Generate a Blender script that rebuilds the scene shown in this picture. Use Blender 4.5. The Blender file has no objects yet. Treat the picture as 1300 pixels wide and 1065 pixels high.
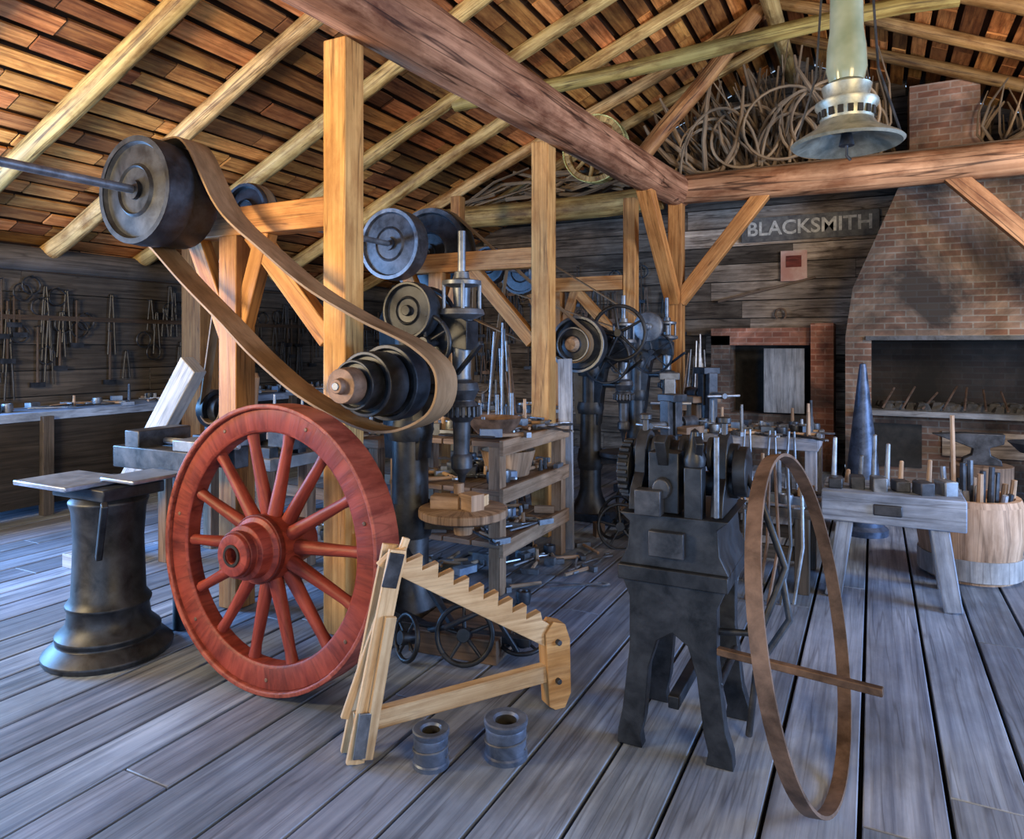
import bpy, math, random
from math import *
from mathutils import Vector as V, Matrix
R=random.Random(7)

# ---------------------------------------------------------------- materials
MATS={}
def _nt(name):
    m=bpy.data.materials.new(name); m.use_nodes=True; MATS[name]=m
    nt=m.node_tree; bs=nt.nodes['Principled BSDF']; return m,nt,bs
def ramp(nt,fac,stops):
    r=nt.nodes.new('ShaderNodeValToRGB'); el=r.color_ramp.elements
    while len(el)<len(stops): el.new(0.5)
    for e,(p,c) in zip(el,stops): e.position=p; e.color=(*c,1)
    nt.links.new(fac,r.inputs[0]); return r.outputs[0]
def noise(nt,vec,scale,detail=5,dist=0,rough=.55):
    n=nt.nodes.new('ShaderNodeTexNoise'); n.inputs['Scale'].default_value=scale
    n.inputs['Detail'].default_value=detail; n.inputs['Distortion'].default_value=dist
    n.inputs['Roughness'].default_value=rough
    nt.links.new(vec,n.inputs['Vector']); return n.outputs['Fac']
def mul(nt,a,b,fac=1,mode='MULTIPLY'):
    m=nt.nodes.new('ShaderNodeMixRGB'); m.blend_type=mode; m.inputs[0].default_value=fac
    nt.links.new(a,m.inputs[1]); nt.links.new(b,m.inputs[2]); return m.outputs[0]
def tint(nt):
    a=nt.nodes.new('ShaderNodeAttribute'); a.attribute_name='tint'; return a.outputs['Color']
def coords(nt,kind,scale=(1,1,1)):
    t=nt.nodes.new('ShaderNodeTexCoord'); mp=nt.nodes.new('ShaderNodeMapping')
    mp.inputs['Scale'].default_value=scale
    nt.links.new(t.outputs[kind],mp.inputs[0]); return mp.outputs[0]
def bump(nt,bs,h,s,d=.01):
    b=nt.nodes.new('ShaderNodeBump'); b.inputs['Strength'].default_value=s; b.inputs['Distance'].default_value=d
    nt.links.new(h,b.inputs['Height']); nt.links.new(b.outputs[0],bs.inputs['Normal'])
def wood(name,c1,c2,rough=.7,su=1.2,sv=24,bs_=.4,patch=.45,spec=.3,crack=.5,blot=None,bsc=5):
    m,nt,bs=_nt(name)
    n=noise(nt,coords(nt,'UV',(su,sv,1)),1.0,6,.15,.6)
    col=ramp(nt,n,[(.30,c1),(.5,tuple((a+b)/2 for a,b in zip(c1,c2))),(.70,c2)])
    ln=noise(nt,coords(nt,'UV',(su*.45,sv*.42,1)),1.0,2,0)
    ck=ramp(nt,ln,[(.480,(1,1,1)),(.498,(.14,.11,.10)),(.515,(1,1,1))])
    col=mul(nt,col,ck,crack)
    pt=noise(nt,coords(nt,'Object'),1.7,5,.3)
    pc=ramp(nt,pt,[(.3,(1-patch,)*3),(.65,(1,1,1))])
    col=mul(nt,col,pc)
    if blot:
        q=noise(nt,coords(nt,'UV',(bsc*.5,bsc*1.6,1)),1,6,.3,.68); qc=ramp(nt,q,[(.36,blot),(.56,(1,1,1))]); col=mul(nt,col,qc)
    col=mul(nt,col,tint(nt))
    nt.links.new(col,bs.inputs['Base Color']); bs.inputs['Roughness'].default_value=rough
    bs.inputs['Specular IOR Level'].default_value=spec
    bump(nt,bs,n,bs_,.008)
    return m
def metal(name,c1,c2,rough=.5,met=.6,sc=9,b=.25):
    m,nt,bs=_nt(name)
    n=noise(nt,coords(nt,'Object'),sc,6,.3,.65)
    col=ramp(nt,n,[(.35,c1),(.68,c2)])
    col=mul(nt,col,tint(nt))
    nt.links.new(col,bs.inputs['Base Color']); bs.inputs['Metallic'].default_value=met
    rr=nt.nodes.new('ShaderNodeMapRange'); rr.inputs[3].default_value=rough-.12; rr.inputs[4].default_value=rough+.2
    nt.links.new(n,rr.inputs[0]); nt.links.new(rr.outputs[0],bs.inputs['Roughness'])
    bump(nt,bs,n,b,.004); return m
wood('rafter_pole',(.38,.23,.08),(.84,.64,.28),.6,su=.8,sv=26,crack=.8,blot=(.42,.32,.24),bsc=4)
wood('post_timber',(.42,.22,.08),(.74,.46,.20),.6,su=1,sv=30,patch=.3,crack=.6,blot=(.72,.63,.56))
wood('red_log',(.21,.085,.045),(.64,.34,.20),.6,su=.7,sv=16,bs_=.9,patch=.3,crack=1.0,blot=(.34,.24,.20),bsc=3.0)
wood('tie_log',(.34,.16,.08),(.70,.41,.24),.6,su=.7,sv=16,bs_=.8,crack=1.0,blot=(.5,.38,.32),bsc=3)
wood('roof_board',(.30,.10,.025),(.86,.40,.13),.75,patch=.35,blot=(.6,.5,.45))
wood('roof_dark',(.04,.018,.008),(.09,.04,.018),.9)
wood('floor_plank',(.14,.18,.27),(.42,.50,.64),.5,su=.9,sv=26,patch=.42,bs_=.3,spec=.45,crack=.45,blot=(.66,.65,.64),bsc=2)
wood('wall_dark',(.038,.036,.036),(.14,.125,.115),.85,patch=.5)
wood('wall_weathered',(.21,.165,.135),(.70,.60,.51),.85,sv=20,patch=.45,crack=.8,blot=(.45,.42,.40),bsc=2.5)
wood('fresh_wood',(.46,.31,.17),(.76,.58,.37),.55,patch=.15,bs_=.25,crack=.25,sv=40,blot=(.8,.75,.7),bsc=9)
wood('bench_wood',(.12,.08,.06),(.33,.235,.175),.7)
wood('pale_wood',(.28,.30,.34),(.58,.59,.62),.65,blot=(.6,.6,.6))
wood('tan_wood',(.30,.20,.135),(.58,.42,.30),.65,blot=(.7,.65,.6))
wood('branch',(.10,.068,.045),(.42,.31,.20),.8)
wood('red_paint',(.20,.028,.020),(.34,.066,.045),.5,patch=.4,bs_=.4,su=2,sv=16,crack=.35,blot=(.55,.45,.45),bsc=7)
wood('leather',(.21,.135,.075),(.40,.28,.175),.6,su=2,sv=10,patch=.35,bs_=.2,crack=.0,blot=(.6,.58,.55),bsc=7)
metal('black_iron',(.010,.013,.019),(.045,.054,.072),.42,.5)
metal('dark_iron',(.022,.027,.036),(.09,.10,.125),.45,.6)
metal('grey_iron',(.10,.118,.15),(.27,.305,.365),.42,.65)
metal('steel',(.30,.345,.43),(.54,.61,.72),.35,.7)
metal('rusty_iron',(.075,.048,.035),(.24,.16,.12),.6,.5)
metal('galvanised',(.20,.22,.19),(.48,.50,.43),.4,.5,14)
metal('soot_and_shade',(.008,.008,.008),(.03,.028,.026),.9,0)  # soot and coal, also painted-in darkness for holes and board gaps
metal('white_card',(.5,.26,.22),(.65,.5,.46),.8,0,3,0)
metal('sign_black',(.06,.06,.065),(.16,.155,.15),.8,0)
metal('sign_letters',(.30,.30,.29),(.62,.60,.56),.8,0,12)
metal('blue_paint',(.10,.16,.28),(.22,.30,.42),.55,.1)
def brickmat():
    m,nt,bs=_nt('brick')
    tc=nt.nodes.new('ShaderNodeTexCoord');sp=nt.nodes.new('ShaderNodeSeparateXYZ');nt.links.new(tc.outputs['Object'],sp.inputs[0])
    ad=nt.nodes.new('ShaderNodeMath');nt.links.new(sp.outputs[0],ad.inputs[0]);nt.links.new(sp.outputs[1],ad.inputs[1])
    cb=nt.nodes.new('ShaderNodeCombineXYZ');nt.links.new(ad.outputs[0],cb.inputs[0]);nt.links.new(sp.outputs[2],cb.inputs[1])
    b=nt.nodes.new('ShaderNodeTexBrick'); nt.links.new(cb.outputs[0],b.inputs['Vector'])
    b.inputs['Color1'].default_value=(.22,.11,.075,1); b.inputs['Color2'].default_value=(.35,.245,.185,1)
    b.inputs['Mortar'].default_value=(.34,.30,.265,1); b.inputs['Scale'].default_value=1
    b.inputs['Mortar Size'].default_value=.008; b.inputs['Brick Width'].default_value=.22; b.inputs['Row Height'].default_value=.075
    n=noise(nt,coords(nt,'Object'),.9,6,.6,.68)
    c=ramp(nt,n,[(.40,(.10,.10,.10)),(.53,(.50,.48,.46)),(.68,(1.15,1.12,1.1))])
    c=mul(nt,b.outputs['Color'],c); c=mul(nt,c,tint(nt))
    nt.links.new(c,bs.inputs['Base Color']); bs.inputs['Roughness'].default_value=.85
    bump(nt,bs,b.outputs['Fac'],-.5)
brickmat()
def glassmat():
    m,nt,bs=_nt('frosted_glass')
    n=noise(nt,coords(nt,'Object'),6,3)
    c=ramp(nt,n,[(.3,(.23,.30,.21)),(.7,(.46,.53,.42))]); nt.links.new(c,bs.inputs['Base Color'])
    bs.inputs['Roughness'].default_value=.15; bs.inputs['Transmission Weight'].default_value=.3
glassmat()

# ---------------------------------------------------------------- mesh builder
class B:
    def __init__(s): s.v=[];s.f=[];s.uv=[];s.mi=[];s.t=[];s.mats=[]
    def _m(s,mat):
        if mat not in s.mats: s.mats.append(mat)
        return s.mats.index(mat)
    def _tint(s,t):
        if t is None: k=.82+.3*R.random(); return (k,k,k)
        if isinstance(t,(int,float)): return (t,t,t)
        return t
    def fc(s,ids,uvs,mi,t): s.f.append(ids); s.uv.append(uvs); s.mi.append(mi); s.t.append(t)
    def beam(s,p0,p1,w,h,mat,up=(0,0,1),t=None,w1=None,h1=None,planar=None):
        p0=V(p0);p1=V(p1);d=(p1-p0);L=d.length;d.normalize();up=V(up)
        sd=d.cross(up)
        if sd.length<1e-4: sd=d.cross(V((0,1,0)))
        if sd.length<1e-4: sd=d.cross(V((1,0,0)))
        sd.normalize();u=sd.cross(d)
        w1=w if w1 is None else w1;h1=h if h1 is None else h1
        n=len(s.v);mi=s._m(mat);t=s._tint(t)
        for p,ww,hh in((p0,w,h),(p1,w1,h1)):
            for a,b in((-1,-1),(1,-1),(1,1),(-1,1)): s.v.append(p+sd*a*ww/2+u*b*hh/2)
        ou=R.random()*50;ov=R.random()*50
        q=[(n,n+3,n+2,n+1),(n+4,n+5,n+6,n+7)]
        for ids in q: s.fc(ids,[(ou,ov),(ou,ov+h),(ou+w*.2,ov+h),(ou+w*.2,ov)],mi,t)
        acc=0
        for k,(a,b) in enumerate(((0,1),(1,2),(2,3),(3,0))):
            ww=(w,h,w,h)[k]
            s.fc((n+a,n+b,n+4+b,n+4+a),[(ou,ov+acc),(ou,ov+acc+ww),(ou+L,ov+acc+ww),(ou+L,ov+acc)],mi,t); acc+=ww
    def box(s,c,sz,mat,rz=0,t=None):
        c=V(c);sx,sy,sz_=sz;ex=V((cos(rz),sin(rz),0));ey=V((-sin(rz),cos(rz),0));ez=V((0,0,1))
        if sx>=sy and sx>=sz_: s.beam(c-ex*sx/2,c+ex*sx/2,sy,sz_,mat,t=t)
        elif sy>=sz_: s.beam(c-ey*sy/2,c+ey*sy/2,sx,sz_,mat,t=t)
        else: s.beam(c-ez*sz_/2,c+ez*sz_/2,sx,sy,mat,up=ey,t=t)
    def lathe(s,o,ax,prof,mat,seg=28,closed=False,t=None):
        o=V(o);ax=V(ax).normalized();a=ax.orthogonal().normalized();b=ax.cross(a)
        mi=s._m(mat);t=s._tint(t);rings=[];ou=R.random()*20
        for r,h in prof:
            if r<1e-6: rings.append([len(s.v)]); s.v.append(o+ax*h)
            else:
                rings.append(list(range(len(s.v),len(s.v)+seg)))
                for i in range(seg):
                    th=2*pi*i/seg; s.v.append(o+ax*h+(a*cos(th)+b*sin(th))*r)
        acc=[0]
        for i in range(1,len(prof)): acc.append(acc[-1]+hypot(prof[i][0]-prof[i-1][0],prof[i][1]-prof[i-1][1]))
        pr=[(i,i+1) for i in range(len(prof)-1)]
        if closed: pr.append((len(prof)-1,0))
        for i,j in pr:
            A,Bq=rings[i],rings[j];ua=acc[i];ub=acc[j] if j>i else acc[i]+.05;rr=max(prof[i][0],prof[j][0])
            for k in range(seg):
                k2=(k+1)%seg;va=2*pi*k/seg*rr;vb=2*pi*(k+1)/seg*rr
                if len(A)==1 and len(Bq)==1: continue
                if len(A)==1: s.fc((A[0],Bq[k2],Bq[k]),[(ou+ua,va),(ou+ub,vb),(ou+ub,va)],mi,t)
                elif len(Bq)==1: s.fc((A[k],A[k2],Bq[0]),[(ou+ua,va),(ou+ua,vb),(ou+ub,va)],mi,t)
                else: s.fc((A[k],A[k2],Bq[k2],Bq[k]),[(ou+ua,va),(ou+ua,vb),(ou+ub,vb),(ou+ub,va)],mi,t)
    def cyl(s,p0,p1,r0,r1,mat,seg=16,t=None):
        p0=V(p0);p1=V(p1);L=(p1-p0).length
        s.lathe(p0,p1-p0,[(0,0),(r0,0),(r1,L),(0,L)],mat,seg,t=t)
    def ring(s,o,ax,ri,ro,w,mat,seg=48,t=None):
        s.lathe(o,ax,[(ri,-w/2),(ro,-w/2),(ro,w/2),(ri,w/2)],mat,seg,closed=True,t=t)
    def prism(s,poly,o,ex,ey,th,mat,t=None):
        o=V(o);ex=V(ex).normalized();ey=V(ey).normalized();n=ex.cross(ey);mi=s._m(mat);t=s._tint(t)
        k=len(poly);n0=len(s.v);ou=R.random()*9
        for z in(-th/2,th/2):
            for x,y in poly: s.v.append(o+ex*x+ey*y+n*z)
        s.fc(tuple(n0+k+i for i in range(k)),[(x,y) for x,y in poly],mi,t)
        s.fc(tuple(n0+i for i in reversed(range(k))),[(x,y) for x,y in reversed(poly)],mi,t)
        for i in range(k):
            j=(i+1)%k;L=hypot(poly[i][0]-poly[j][0],poly[i][1]-poly[j][1])
            s.fc((n0+i,n0+j,n0+k+j,n0+k+i),[(ou,0),(ou+L,0),(ou+L,th),(ou,th)],mi,t)
    def tube(s,pts,rad,mat,seg=8,nz=0,t=None):
        pts=[V(p) for p in pts];mi=s._m(mat);t=s._tint(t);n=len(pts);rings=[];L=0;ov=R.random()*30
        if not hasattr(rad,'__len__'): rad=[rad]*n
        prev=None;us=[]
        for i,p in enumerate(pts):
            d=(pts[min(i+1,n-1)]-pts[max(i-1,0)]).normalized()
            a=d.orthogonal().normalized() if prev is None else (prev-d*prev.dot(d)).normalized()
            prev=a;b=d.cross(a)
            if i: L+=(p-pts[i-1]).length
            us.append(L);rings.append(len(s.v))
            for k in range(seg):
                th=2*pi*k/seg;rr=rad[i]*(1+nz*(R.random()-.5));s.v.append(p+(a*cos(th)+b*sin(th))*rr)
        for i in range(n-1):
            for k in range(seg):
                k2=(k+1)%seg;A=rings[i];Bq=rings[i+1];va=2*pi*rad[0]*k/seg+ov;vb=2*pi*rad[0]*(k+1)/seg+ov
                s.fc((A+k,A+k2,Bq+k2,Bq+k),[(us[i]+ov,va),(us[i]+ov,vb),(us[i+1]+ov,vb),(us[i+1]+ov,va)],mi,t)
        for rg,rev in((rings[0],True),(rings[-1],False)):
            ids=[rg+k for k in range(seg)];ids=ids[::-1] if rev else ids
            s.fc(tuple(ids),[(cos(2*pi*k/seg)*.05,sin(2*pi*k/seg)*.3) for k in range(seg)],mi,t)
    def log(s,p0,p1,r0,r1,mat,wob=.02,nz=.08,seg=14,t=None,n=None):
        p0=V(p0);p1=V(p1);L=(p1-p0).length;n=n or max(4,int(L/.35));pts=[];rad=[]
        ph=R.random()*9;ph2=R.random()*9;pr=1.0
        for i in range(n+1):
            q=i/n;e=min(1,4*q*(1-q)*3)
            pts.append(p0.lerp(p1,q)+V((sin(q*5+ph),sin(q*4+ph2),cos(q*6+ph)))*wob*e)
            pr=.6*pr+.4*(1+nz*2*(R.random()-.5));rad.append((r0+(r1-r0)*q)*pr)
        s.tube(pts,rad,mat,seg,nz*.25,t)
    def ribbon(s,pts,wd,th,mat,closed=True,t=1.0):
        pts=[V(p) for p in pts];wd=V(wd);mi=s._m(mat);n=len(pts);n0=len(s.v);L=0;us=[]
        for i,p in enumerate(pts):
            if closed: d=(pts[(i+1)%n]-pts[i-1]).normalized()
            else: d=(pts[min(i+1,n-1)]-pts[max(i-1,0)]).normalized()
            nn=d.cross(wd).normalized()
            if i: L+=(p-pts[i-1]).length
            us.append(L)
            for a,b in((-1,-1),(1,-1),(1,1),(-1,1)): s.v.append(p+wd*a/2+nn*b*th/2)
        w=wd.length
        for i in range(n if closed else n-1):
            j=(i+1)%n;ub=us[j] if j>i else us[i]+.05
            for a,b in((0,1),(1,2),(2,3),(3,0)):
                ww=w if a in(0,2) else th
                s.fc((n0+4*i+a,n0+4*i+b,n0+4*j+b,n0+4*j+a),[(us[i],0),(us[i],ww),(ub,ww),(ub,0)],mi,(t,)*3)
        if not closed:
            s.fc((n0,n0+3,n0+2,n0+1),[(0,0)]*4,mi,(t,)*3); e=n0+4*(n-1); s.fc((e,e+1,e+2,e+3),[(0,0)]*4,mi,(t,)*3)
    def build(s,name,bevel=0,parent=None,ang=38):
        me=bpy.data.meshes.new(name);me.from_pydata([tuple(p) for p in s.v],[],s.f)
        for m in s.mats: me.materials.append(MATS[m])
        me.polygons.foreach_set('material_index',s.mi)
        me.uv_layers.new(name='UVMap');me.color_attributes.new('tint','FLOAT_COLOR','CORNER')
        us=[];cs=[]
        for uvs,t in zip(s.uv,s.t):
            for q in uvs: us+=[q[0],q[1]]; cs+=[t[0],t[1],t[2],1]
        me.uv_layers[0].data.foreach_set('uv',us);me.color_attributes['tint'].data.foreach_set('color',cs)
        me.polygons.foreach_set('use_smooth',[True]*len(s.f))
        me.set_sharp_from_angle(angle=radians(ang));me.update()
        ob=bpy.data.objects.new(name,me);bpy.context.scene.collection.objects.link(ob)
        if bevel:
            md=ob.modifiers.new('bevel','BEVEL');md.width=bevel;md.segments=2;md.limit_method='ANGLE';md.angle_limit=radians(40)
        if parent: ob.parent=parent
        return ob
def catmull(P,k=8,closed=True):
    P=[V(p) for p in P];n=len(P);out=[]
    for i in range(n if closed else n-1):
        g=(lambda j:P[j%n]) if closed else (lambda j:P[max(0,min(n-1,j))])
        a,b,c,d=g(i-1),g(i),g(i+1),g(i+2)
        for q in range(k):
            t=q/k;out.append(.5*((2*b)+(c-a)*t+(2*a-5*b+4*c-d)*t*t+(3*b-a-3*c+d)*t**3))
    if not closed: out.append(P[-1])
    return out

# ---------------------------------------------------------------- room shell
XL,XR,YF,YB=-7.8,5.8,-3.0,10.6
RX,RZ,SL=-1.0,5.6,.435
def zr(x): return RZ-SL*abs(x-RX)
# floor
b=B(); x=XL-.1
while x<XR+.1:
    w=.22+.09*R.random(); y=YF-.1-R.random()*2
    while y<YB+.1:
        L=3.2+R.random()*2.2; y1=min(y+L,YB+.1); y0=max(y,YF-.1); k=.70+.5*R.random()
        b.beam((x+w/2,y0,-.02),(x+w/2,y1-.006,-.02),w-.017,.04,'floor_plank',t=(k*(.94+.08*R.random()),k,k*1.03)); y+=L
    x+=w
b.box(((XL+XR)/2,(YF+YB)/2,-.09),(XR-XL+.3,YB-YF+.3,.08),'soot_and_shade')  # dark sheet under the planks, puts shade into the gaps
b.build('floor',.004)
# left wall
def side_wall(name,x,sgn,mat,wy0,wy1,wz0,wz1):
    b=B();H=zr(x);z=0
    while z<H-.02:
        h=min(.27,H-z)
        segs=[(YF,YB)]
        if z+h>wz0+.02 and z<wz1-.02: segs=[(YF,wy0),(wy1,YB)]
        for a,c in segs:
            y=a
            while y<c:
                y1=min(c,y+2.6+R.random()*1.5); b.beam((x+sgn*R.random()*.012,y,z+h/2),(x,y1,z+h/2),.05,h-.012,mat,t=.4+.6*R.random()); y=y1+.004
        z+=h
    o=x-sgn*.06
    b.box((o,(YF+wy0)/2,H/2),(.06,wy0-YF,H),'soot_and_shade');b.box((o,(YB+wy1)/2,H/2),(.06,YB-wy1,H),'soot_and_shade')  # dark backing added so outside light does not leak between boards
    b.box((o,(wy0+wy1)/2,wz0/2),(.06,wy1-wy0,wz0),'soot_and_shade');b.box((o,(wy0+wy1)/2,(wz1+H)/2),(.06,wy1-wy0,H-wz1),'soot_and_shade')
    b.build(name)
    w=B();cy=(wy0+wy1)/2
    for zz in(wz0,wz1): w.box((x,cy,zz),(.12,wy1-wy0+.1,.06),'bench_wood')
    for yy in(wy0,cy,wy1): w.box((x,yy,(wz0+wz1)/2),(.1,.05,wz1-wz0),'bench_wood')
    w.box((x,cy,(wz0+wz1)/2),(.06,wy1-wy0,.03),'bench_wood')
    return w
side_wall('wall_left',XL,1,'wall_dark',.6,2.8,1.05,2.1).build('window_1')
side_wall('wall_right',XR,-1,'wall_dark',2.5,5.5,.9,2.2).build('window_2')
# back wall
b=B();z=0
while z<RZ-.1:
    h=.23+.05*R.random();hw=(RZ-z-h/2)/SL;x0=max(XL,RX-hw);x1=min(XR,RX+hw);x=x0
    while x<x1:
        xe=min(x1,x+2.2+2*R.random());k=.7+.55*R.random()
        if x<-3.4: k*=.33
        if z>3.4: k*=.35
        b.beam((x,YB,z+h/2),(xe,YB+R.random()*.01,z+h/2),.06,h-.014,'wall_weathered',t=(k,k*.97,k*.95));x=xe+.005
    z+=h
b.prism([(XL-.1,0),(XR+.1,0),(XR+.1,zr(XR)),(RX,RZ),(XL-.1,zr(XL))],(0,YB+.08,0),(1,0,0),(0,0,1),.08,'soot_and_shade')  # dark backing added behind the board gaps
b.build('wall_back')
# front wall (behind camera) with wide doorway
b=B();D0,D1,DH=-3.6,2.0,2.6
b.box(((XL+D0)/2,YF,1.3),(D0-XL,.1,2.6),'wall_weathered');b.box(((XR+D1)/2,YF,1.3),(XR-D1,.1,2.6),'wall_weathered')
b.prism([(XL,2.6),(XR,2.6),(XR,zr(XR)),(RX,RZ),(XL,zr(XL))],(0,YF,0),(1,0,0),(0,0,1),.1,'wall_weathered')
b.build('wall_front')
# ceiling
b=B()
for sg,xe in((-1,XL-.2),(1,XR+.2)):
    ln=abs(xe-RX)/cos(atan(SL));n=V((sg*sin(atan(SL)),0,cos(atan(SL))));dv=V((sg*cos(atan(SL)),0,-sin(atan(SL))))
    top=V((RX,0,RZ));s_=.1
    while s_<ln:
        w=.14+.05*R.random();y=YF-.1-R.random()*2
        while y<YB:
            L=.3+R.random()*1.1;y0=max(y,YF-.1);y1=min(y+L,YB+.1)
            p=top+dv*(s_+w/2)+n*(.02*R.random());k=.32+1.05*R.random()**1.1
            if y1>y0: b.beam(p+V((0,y0,0)),p+V((0,y1-.015,0)),w,.02,'roof_board',up=n,t=(k,k*(.82+.3*R.random()),k*.9))
            y+=L
        s_+=w+.06
    b.beam(top+dv*ln/2+n*.08+V((0,YF-.15,0)),top+dv*ln/2+n*.08+V((0,YB+.15,0)),ln+.1,.04,'roof_dark',up=n)
b.build('ceiling')
# rafters
b=B()
yy=-2.6
Ys=[]
while yy<YB-.3: Ys.append(yy); yy+=.98+.06*R.random()
for y in Ys:
    g=(.75+.45*R.random());t=(g,g*(.88+.17*R.random()),g*.95)
    b.log((XL-.15,y,zr(XL-.15)-.10),(RX-.05,y,RZ-.12),.095,.07,'rafter_pole',.04,.14,16,t=t)
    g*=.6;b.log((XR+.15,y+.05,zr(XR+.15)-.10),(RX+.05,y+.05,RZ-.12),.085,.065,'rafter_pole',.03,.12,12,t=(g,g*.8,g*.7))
b.log((RX,YF,RZ-.26),(RX,YB,RZ-.26),.09,.09,'rafter_pole',.01)
b.build('roof_rafters')
# wall plates
b=B();b.log((XL+.12,YF,2.5),(XL+.12,YB,2.5),.12,.12,'wall_dark',.01,t=1.2);b.build('wall_plate_log')
# main log
b=B();b.log((-2.98,-2.9,3.53),(-2.12,8.72,3.5),.24,.185,'red_log',.03,.07,30,t=1.05,n=34)
for i in range(16):
    q=R.random();c=V((-2.98,-2.9,3.53)).lerp(V((-2.12,8.72,3.5)),q);a=R.uniform(-2.6,.6);rr=.24-.055*q;d=V((cos(a),0,sin(a)))
    b.lathe(c+d*(rr-.035),d,[(.05,0),(.045,.03),(.028,.045),(0,.04)],'red_log',10,t=.6)
b.build('main_log_beam')
# cross tie
b=B();b.log((XL+.1,8.6,3.36),(-2.3,8.6,3.44),.15,.15,'rafter_pole',.03,.07,18,t=(.7,.68,.62));b.build('tie_log')
b=B();b.log((-2.2,8.6,3.5),(XR-.1,8.6,3.5),.17,.19,'tie_log',.02,.05,20,t=1.0,n=30);b.build('tie_log')
b=B();b.log((-4.0,6.5,4.2),(.6,6.5,4.32),.08,.07,'rafter_pole',.03,.1,t=(.6,.65,.5));b.build('collar_tie_pole')
b=B();b.log((-2.35,7.85,3.75),(-1.15,8.4,5.4),.095,.085,'tie_log',.02,.1,t=(.9,.85,.6));b.build('roof_strut_pole')
# posts and braces
def post(x,y,w,z1,t=None,extra=None):
    b=B();b.box((x,y,z1/2),(w,w,z1),'post_timber',t=t)
    if extra: extra(b)
    b.build('timber_post',.008)
def frame(x,y,xe,xp,zr_=2.36):
    b=B()
    b.box(((x+xe)/2,y,zr_),(abs(x-xe),.13,.17),'post_timber',t=(.95,.8,.7))
    b.box((xp,y,zr_/2-.04),(.15,.15,zr_-.09),'post_timber',t=(.7,.6,.52))
    b.beam((x-.62,y+.01,zr_-.07),(x-.02,y+.01,zr_-.72),.09,.12,'post_timber',t=(.95,.8,.65))
    b.beam((xp+.03,y,zr_-.7),(xp+.25,y,zr_-.07),.08,.11,'post_timber',t=(.75,.62,.5))
    b.beam((xp-.05,y,zr_-.7),(xp-.35,y,zr_-.07),.09,.12,'post_timber',t=(.8,.65,.5))
    b.build('line_shaft_frame',.006)
post(-2.66,3.13,.16,3.31,(1.1,1.05,.9));frame(-2.74,3.13,-3.95,-3.5)
post(-2.5,5.5,.16,3.33,(1.05,.98,.85));frame(-2.58,5.5,-4.05,-3.55)
post(-2.55,8.1,.15,3.35,(1,.85,.7));frame(-2.63,8.1,-4.1,-3.5)
def ex4(b):
    b.beam((-2.1,8.6,2.15),(-1.12,8.6,3.38),.13,.17,'post_timber',t=(1,.8,.65))
    b.beam((-2.16,8.55,2.15),(-2.22,7.55,3.34),.17,.14,'post_timber',t=(1.05,.8,.6))
post(-2.14,8.62,.17,3.34,(.85,.7,.58),ex4)
def ex5(b): b.beam((1.86,8.6,2.15),(.72,8.6,3.38),.13,.18,'tie_log',t=(1,.9,.75))
post(1.95,8.6,.2,3.34,(.9,.75,.6),ex5)
post(-4.45,7.3,.13,3.4,(.6,.5,.4));post(-6.7,5.5,.3,2.9,(.34,.30,.26))

# ---------------------------------------------------------------- line shaft, pulleys, belt
def pulley(b,o,r,w,m1='black_iron',m2='dark_iron',face=True):
    b.lathe(o,(0,-1,0),[(0,w/2+.015),(r*.18,w/2+.015),(r*.18,w/2-.01),(r*.42,w/2-.01),(r*.45,w/2+.004),(r*.5,w/2-.012),(r*.86,w/2-.02),(r*.9,w/2),(r,w/2),(r*1.015,0),(r,-w/2),(r*.88,-w/2),(r*.86,-w/2+.03),(r*.2,-w/2+.03),(r*.2,-w/2-.02),(0,-w/2-.02)],m1,40)
    b.ring(V(o)+V((0,-w/2,0)),(0,1,0),r*.9,r*1.0,.012,m2)
SX,SZ=-3.78,2.5
b=B();b.cyl((SX,.2,SZ),(SX,8.6,SZ),.025,.025,'grey_iron')
pulley(b,(SX,2.72,SZ),.31,.16,'black_iron','black_iron');pulley(b,(SX,2.88,SZ),.30,.2,'black_iron')
pulley(b,(SX,5.12,SZ),.31,.16,'dark_iron','grey_iron');pulley(b,(SX,5.75,SZ),.42,.18,'black_iron')
pulley(b,(SX,7.7,SZ),.27,.14,'dark_iron');pulley(b,(SX,6.9,SZ),.2,.14,'black_iron');pulley(b,(SX,3.5,SZ),.2,.12,'black_iron')
for y in(3.13,5.5,8.1):
    b.box((SX,y,SZ-.03),(.12,.16,.05),'black_iron');b.cyl((SX,y-.07,SZ),(SX,y+.07,SZ),.05,.05,'black_iron')
b.build('line_shaft_with_pulleys')
bp=[(-3.72,2.825),(-3.55,2.77),(-3.29,2.38),(-2.95,2.12),(-2.64,1.91),(-2.3,1.74),(-1.97,1.60),(-1.83,1.46),(-1.89,1.27),(-2.2,1.18),(-2.64,1.32),(-3.0,1.53),(-3.29,1.75),(-3.6,1.98),(-3.85,2.185),(-4.05,2.33),(-4.105,2.55),(-3.98,2.77)]
b=B();b.ribbon(catmull([(x,2.89,z) for x,z in bp],8),(0,.18,0),.012,'leather');b.build('leather_drive_belt')
# thinner far belts
def belt(y,x2,z2,r1,r2,w=.09,tt=.7):
    b=B();dx=x2-SX;dz=z2-SZ;a=atan2(dz,dx);pts=[]
    for i in range(13): th=a+pi/2+pi*i/12;pts.append((SX+r1*cos(th),y,SZ+r1*sin(th)))
    for i in range(13): th=a-pi/2+pi*i/12;pts.append((x2+r2*cos(th),y,z2+r2*sin(th)))
    b.ribbon(pts,(0,w,0),.01,'leather',t=tt);b.build('leather_drive_belt')
belt(5.75,-2.32,1.62,.43,.16);belt(7.7,-2.4,1.85,.275,.1);belt(6.9,-3.9,1.2,.205,.12,.07,.5);belt(3.5,-4.15,1.16,.205,.10,.07,.8)

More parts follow.
